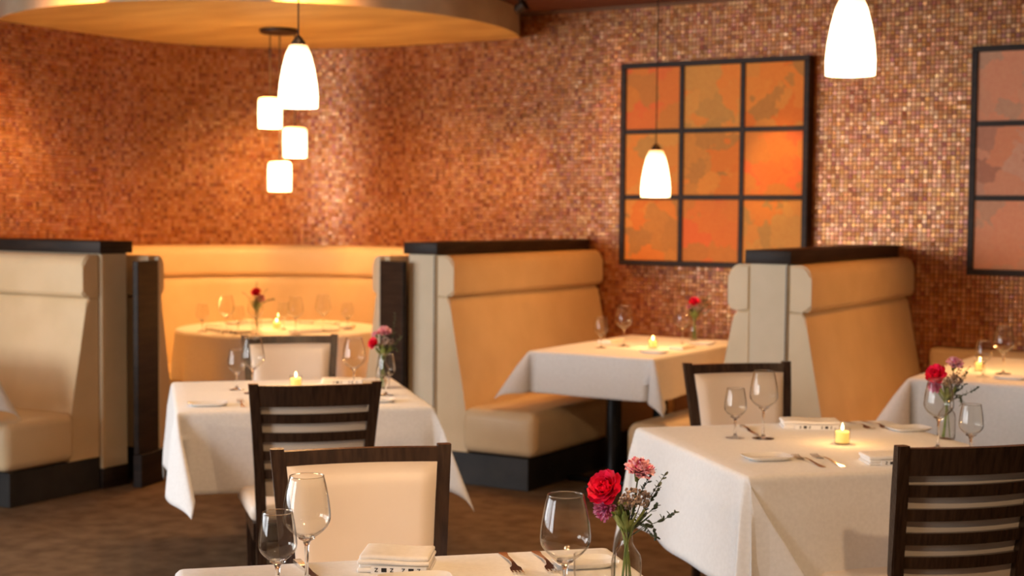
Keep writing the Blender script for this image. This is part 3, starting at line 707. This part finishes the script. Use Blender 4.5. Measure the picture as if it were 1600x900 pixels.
# ------------------------------------------------------------------ pendant lamps
def shade_mesh():
    o_ = [(.030, .253), (.037, .250), (.052, .215), (.066, .16), (.0765, .10), (.081, .05), (.080, .0)]
    i_ = [(r - .004, z) for r, z in o_[::-1]]
    return mesh('shade', lathe(bmesh.new(), o_ + i_ + [(.0, .244)], 40), M_shade, True, 60)
def pendant(label, x, y, z, group='bullet-shaped glass pendant lamps', zt=ZC, e=18):
    t = thing('pendant_lamp', label, 'lamp', (x, y, z), 0, group)
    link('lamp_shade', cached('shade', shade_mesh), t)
    link('collar', cached('collar', lambda: mesh('collar', lathe(bmesh.new(), [(0, .251), (.028, .251), (.028, .262), (.012, .285), (.004, .292), (0, .293)], 20), M_brass)), t)
    part('cord', t, M_brass, tube(bmesh.new(), [(0, 0, .29), (0, 0, zt - z - .02)], .0032, 8))
    part('ceiling_rose', t, M_brass, lathe(bmesh.new(), [(0, zt - z - .028), (.05, zt - z - .024), (.06, zt - z - .001), (0, zt - z - .001)], 28))
    l = point('pendant_bulb', (0, 0, .06), e, AMB, .035); l.parent = t
    return t
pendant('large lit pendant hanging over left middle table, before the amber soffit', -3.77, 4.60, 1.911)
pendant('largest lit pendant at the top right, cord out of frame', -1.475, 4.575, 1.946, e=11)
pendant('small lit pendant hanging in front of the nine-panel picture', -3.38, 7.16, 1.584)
pendant('unseen pendant added to light the nearest table, outside the frame', -1.40, 2.1, 1.99, e=18)  # unseen lamp, added as a light source for the foreground
pendant('unseen pendant added to light the right booth table, outside the frame', -1.05, 7.25, 1.584)  # added out of view to light the right booth
pendant('unseen pendant added to light the far left booth table, outside the frame', -6.45, 4.4, 1.584, e=3)  # unseen, added as the source of a warm mosaic highlight
t = thing('cluster_pendant', 'bronze canopy with three small square lit glass cups under the soffit', 'lamp', (-6.13, 7.285, ZS))
part('canopy', t, M_brass, lathe(bmesh.new(), [(0, -.03), (.11, -.03), (.125, -.022), (.125, -.004), (.11, -.0005), (0, -.0005)], 40))
for dx, dy, zb in ((-.058, .0, -.635), (.105, -.01, -.825), (-.004, .05, -1.045)):
    wx, wy = dx * .858 - dy * .51, dx * .5135 + dy * .858
    part('stem', t, M_brass, tube(bmesh.new(), [(wx, wy, -.03), (wx, wy, zb + .20)], .0045, 8))
    bm = bmesh.new(); o_ = [(.0, .195), (.052, .195), (.070, .190), (.0765, .176), (.078, .10), (.0765, .0)]
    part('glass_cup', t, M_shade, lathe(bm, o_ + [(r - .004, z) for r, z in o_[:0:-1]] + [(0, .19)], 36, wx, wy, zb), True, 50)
    l = point('cup_bulb', (wx, wy, zb + .05), 8, AMB, .035); l.parent = t
t = thing('ceiling_spotlight', 'small dark ceiling spotlight beside the round soffit', 'spotlight', (-4.60, 7.75, ZC))
part('mount', t, M_brass, lathe(bmesh.new(), [(0, -.02), (.045, -.02), (.05, -.001), (0, -.001)], 24))
bm = bmesh.new(); tube(bm, [(0, 0, -.02), (0, 0, -.05)], .008, 8); part('arm', t, M_brass, bm)
bm = lathe(bmesh.new(), [(0, -.03), (.025, -.03), (.035, .0), (.038, .04), (.033, .045), (.030, .01), (0, .0)], 24)
bmesh.ops.transform(bm, matrix=Matrix.Translation((0, 0, -.075)) @ Matrix.Rotation(R(60), 4, 'Y'), verts=bm.verts); part('lamp_head', t, M_brass, bm)

# ------------------------------------------------------------------ pictures
def picture(label, x0, x1, z0, z1, pal):
    d = .10; t = thing('framed_picture', label, 'picture', ((x0 + x1) / 2, PW - .004, z0))
    W_, H_ = x1 - x0, z1 - z0; fb = .034; mb = .030; y0, y1 = -d, 0
    part('frame_rail', t, M_dark, B(-W_ / 2, W_ / 2, y0, y1, 0, fb, bev=.003), False); part('frame_rail', t, M_dark, B(-W_ / 2, W_ / 2, y0, y1, H_ - fb, H_, bev=.003), False)
    for s in (-1, 1): part('frame_side', t, M_dark, B(min(s * W_ / 2, s * (W_ / 2 - fb)), max(s * W_ / 2, s * (W_ / 2 - fb)), y0, y1, fb, H_ - fb, bev=.003), False)
    cw = (W_ - 2 * fb - 2 * mb) / 3; ch = (H_ - 2 * fb - 2 * mb) / 3
    for k in (1, 2):
        xx = -W_ / 2 + fb + k * cw + (k - 1) * mb; part('vertical_bar', t, M_dark, B(xx, xx + mb, y0 + .004, y1, fb, H_ - fb, bev=.002), False)
        zz = fb + k * ch + (k - 1) * mb; part('horizontal_bar', t, M_dark, B(-W_ / 2 + fb, W_ / 2 - fb, y0 + .0055, y1, zz, zz + mb, bev=.002), False)
    for i in range(3):
        for j in range(3):
            xx = -W_ / 2 + fb + i * (cw + mb); zz = fb + j * (ch + mb)
            part('art_panel', t, art_mat('art_paper', *pal[(i * 2 + j) % len(pal)], seed=i * 3 + j + x0), B(xx, xx + cw, y0 + .016, y0 + .024, zz, zz + ch), False)
O1 = ((.76, .22, .035), (.80, .33, .06), (.50, .24, .06)); O2 = ((.80, .28, .05), (.74, .36, .08), (.54, .30, .08)); O3 = ((.80, .19, .05), (.74, .27, .05), (.55, .23, .06))
P1 = ((.70, .36, .22), (.78, .34, .20), (.60, .34, .22)); P2 = ((.74, .28, .14), (.70, .38, .26), (.50, .22, .14))
picture('large dark-framed picture of nine orange panels behind the small pendant', -4.18, -2.93, 1.162, 2.446, [O1, O2, O3])
picture('dark-framed picture of pinkish orange panels, cut by right picture edge', -1.986, -.74, 1.162, 2.446, [P1, P2])

# ------------------------------------------------------------------ things on the tables
def vs(k, seed, label, x, y, **kw): return bud_vase(label, x, y, R(30.9), seed, 'bud vases with flowers on the tables', **kw)
G1 = 'stemmed wine glasses on the nearest table'
wineglass('large empty wine glass, left front, overlapping smaller glass before padded chair', -1.793, 2.215, True, G1)
wineglass('small wine glass at far left of nearest table', -1.798, 2.133, False, G1)
wineglass('large wine glass in front of brown carpet, left of the tumbler', -1.274, 2.329, True, G1)
tumbler('clear stemless tumbler in front of the nearest flower vase', -1.262, 2.425)
bud_vase('clear bud vase with red rose and pink carnation on the nearest table', -1.226, 2.489, R(30.9), 3, 'bud vases with flowers on the tables')
napkin('folded napkin with printed band on the nearest table', -1.745, 2.455, R(27), .152, .115, layers=4)
fork('left fork of the pair on nearest table, tines towards camera', -1.555, 2.605, R(222), 'forks on the nearest table')
fork('right fork of the pair on nearest table, beside the wine glass', -1.500, 2.655, R(222), 'forks on the nearest table')
plate('small white plate partly seen behind tumbler on the nearest table', -1.42, 2.68, A45, .13, .09)
plate('small white plate at the bottom edge right of the folded napkin', -1.63, 2.36, A45, .15, .11)
knife('knife behind the stem of the left wine glass on nearest table', -1.86, 2.31, R(235))
G2 = 'wine glasses on the left middle table'
wineglass('tall wine glass left of centre on left middle table, beside chair post', -3.91, 4.483, True, G2)
wineglass('small wine glass leftmost on the left middle table', -4.038, 4.53, False, G2)
wineglass('tall wine glass just left of the vase on left middle table', -3.581, 4.727, True, G2)
wineglass('small wine glass half hidden by the vase on left middle table', -3.429, 4.74, False, G2)
vs(0, 5, 'clear bud vase with pink and red flowers on left middle table', -3.569, 4.911, blooms=[('rose', M_red, (-.034, -.01, .19), .026, (-.6, -.6, .4)), ('carn', M_pink, (.005, .0, .235), .030, (.1, -.4, 1)), ('carn', M_pink, (-.03, .01, .225), .018, (-.5, -.2, .8))],
   sprigs=[([(0, 0, .12), (.03, .01, .2), (.045, .01, .26), (.05, .01, .32)], 10, .012), ([(0, 0, .12), (.04, -.01, .17), (.06, 0, .2), (.075, 0, .22)], 8, .016), ([(0, 0, .12), (.03, 0, .16), (.05, 0, .17), (.06, 0, .16)], 7, .015), ([(0, 0, .12), (.02, 0, .17), (.04, 0, .21), (.045, 0, .235)], 8, .014)])
candle('small lit candle glowing behind chair rail on left middle table', -3.88, 4.72)
napkin('folded napkin beside the candle on left middle table', -3.83, 4.97, R(40), .18, .10, layers=2)
plate('small white plate near the left corner of left middle table', -3.80, 4.10, A45)
plate('small white plate right of the ladder-back chair on left middle table', -3.34, 4.55, A45)
fork('left fork beside the small plate on left middle table', -3.735, 4.215, R(45), 'forks on the left middle table')
fork('right fork beside ladder-back chair post on left middle table', -3.690, 4.255, R(45), 'forks on the left middle table')
G3 = 'wine glasses on the right middle table'
wineglass('tall wine glass in front of the padded chair on right middle table', -1.735, 4.54, True, G3)
wineglass('small wine glass leftmost on the right middle table', -1.815, 4.49, False, G3)
wineglass('tall wine glass before the rose vase on right middle table', -1.186, 4.651, True, G3)
wineglass('small wine glass right of vase, above the ladder-back chair', -1.055, 4.53, False, G3)
vs(0, 11, 'clear bud vase with dark red rose and pink bloom on right middle table', -1.215, 4.87)
candle('yellow lit candle in the middle of right middle table', -1.476, 4.575)
napkin('amber-lit folded napkin with printed band, far side of right middle table', -1.69, 4.87, R(28), .20, .11, layers=3)
napkin('folded napkin partly hidden by ladder-back chair on right middle table', -1.235, 4.315, R(36), .18, .10, layers=3)
plate('small white plate near the front corner of right middle table', -1.575, 4.155, A45)
plate('small white plate at the far right corner of right middle table', -1.375, 4.99, A45)
fork('left near fork, tines away, on right middle table', -1.455, 4.185, R(45), 'near forks on the right middle table')
fork('right near fork, tines away, on right middle table', -1.41, 4.23, R(45), 'near forks on the right middle table')
fork('left far fork behind candle, tines towards camera, on right middle table', -1.55, 5.00, R(225), 'far forks on the right middle table')
fork('right far fork beside the far plate on right middle table', -1.505, 5.045, R(225), 'far forks on the right middle table')
knife('dark knife lying between the two left glasses on right middle table', -1.83, 4.66, R(217))
G4 = 'wine glasses on the middle booth table'
wineglass('small wine glass leftmost on the middle booth table', -3.66, 7.08, False, G4)
wineglass('tall wine glass second from left on the middle booth table', -3.60, 7.24, True, G4)
wineglass('tall wine glass right of candle on the middle booth table', -3.339, 7.453, True, G4)
vs(0, 17, 'bud vase with one dark red bloom on middle booth table, before mosaic', -3.42, 7.80, blooms=[('rose', M_red, (-.002, -.01, .225), .032, (-.1, -.6, .6)), ('carn', M_mauve, (-.03, 0, .195), .017, (-.5, -.3, .6))],
   sprigs=[([(0, 0, .12), (.04, 0, .18), (.07, 0, .21), (.10, 0, .22)], 9, .018), ([(0, 0, .12), (.03, 0, .17), (.06, 0, .23), (.08, 0, .26)], 9, .018), ([(0, 0, .12), (.03, 0, .15), (.07, 0, .17), (.09, 0, .18)], 8, .018), ([(0, 0, .12), (.02, 0, .18), (.04, 0, .22), (.05, 0, .245)], 8, .016)])
candle('small lit candle on the middle booth table', -3.417, 7.232, .8)
plate('small white plate at the front right of middle booth table', -3.29, 6.98, R(0))
plate('small white plate right of candle on middle booth table', -3.29, 7.62, R(0))
napkin('flat folded napkin at the left of middle booth table', -3.76, 7.40, R(90), .18, .09, False, 2)
napkin('flat folded napkin at the right edge of middle booth table', -3.27, 7.30, R(90), .18, .09, False, 2)
G5 = 'wine glasses on the right booth table'
wineglass('small wine glass at left of the right booth table', -1.55, 6.86, False, G5)
wineglass('tall wine glass on right booth table before dark mosaic', -1.50, 7.05, True, G5)
candle('lit candle on the right booth table behind flowers', -1.62, 7.10, .8)
plate('small white plate on right booth table beside its tall glass', -1.42, 6.84, R(0))
napkin('flat folded napkin on the right booth table at the picture edge', -1.28, 7.1, R(90), .18, .09, False, 2)
G6 = 'wine glasses on the round table'
RG = [(316, 'leftmost small', 0), (354, 'second from left, tall', 1), (388, 'tall, just left of flowers', 1), (372, 'small, before the tall one left of flowers', 0), (443, 'small, just right of candle', 0), (462, 'tall, right of candle', 1), (505, 'tall, second from right', 1), (543, 'rightmost small', 0)]
RP = [(-6.118, 6.554), (-5.943, 6.577), (-5.735, 6.60), (-5.825, 6.548), (-5.833, 6.975), (-5.542, 6.739), (-5.579, 7.049), (-5.524, 7.223)]
for (px_, nm, big), (x, y) in zip(RG, RP): wineglass('wine glass on round corner table, ' + nm, x, y, bool(big), G6)
vs(0, 23, 'bud vase with red rose and long side branch on the round table', -5.90, 6.80, blooms=[('rose', M_red, (0, -.01, .232), .032, (-.1, -.6, .6)), ('carn', M_mauve, (.025, 0, .20), .026, (.4, -.5, .5))],
   sprigs=[([(0, 0, .12), (.03, 0, .17), (.07, 0, .19), (.115, 0, .197)], 9, .016), ([(0, 0, .12), (-.03, 0, .18), (-.06, 0, .22), (-.09, 0, .24)], 6, .014), ([(0, 0, .12), (.0, 0, .2), (-.005, 0, .27), (0, 0, .30)], 8, .014), ([(0, 0, .12), (.03, 0, .2), (.05, 0, .24), (.06, 0, .255)], 6, .014)])
candle('lit candle right of the flowers on the round table', -5.90, 6.99, 1.0)
for i, (a, d_) in enumerate(((-150, .42), (-105, .46), (-30, .43), (30, .42), (80, .40), (150, .42))):
    nm = ('front left', 'front', 'front right', 'right back', 'far back', 'left back')[i]
    x, y = RT[0] + d_ * math.cos(R(a)), RT[1] + d_ * math.sin(R(a))
    napkin('flat folded napkin on round table, ' + nm + ' place', x, y, R(a + 90), .19, .09, False, 2, 'folded napkins on the round table')
    x, y = RT[0] + d_ * math.cos(R(a + 24)), RT[1] + d_ * math.sin(R(a + 24))
    plate('small white plate on round table, ' + nm + ' place', x, y, R(a + 114), .14, .09, 'small plates on the round table')
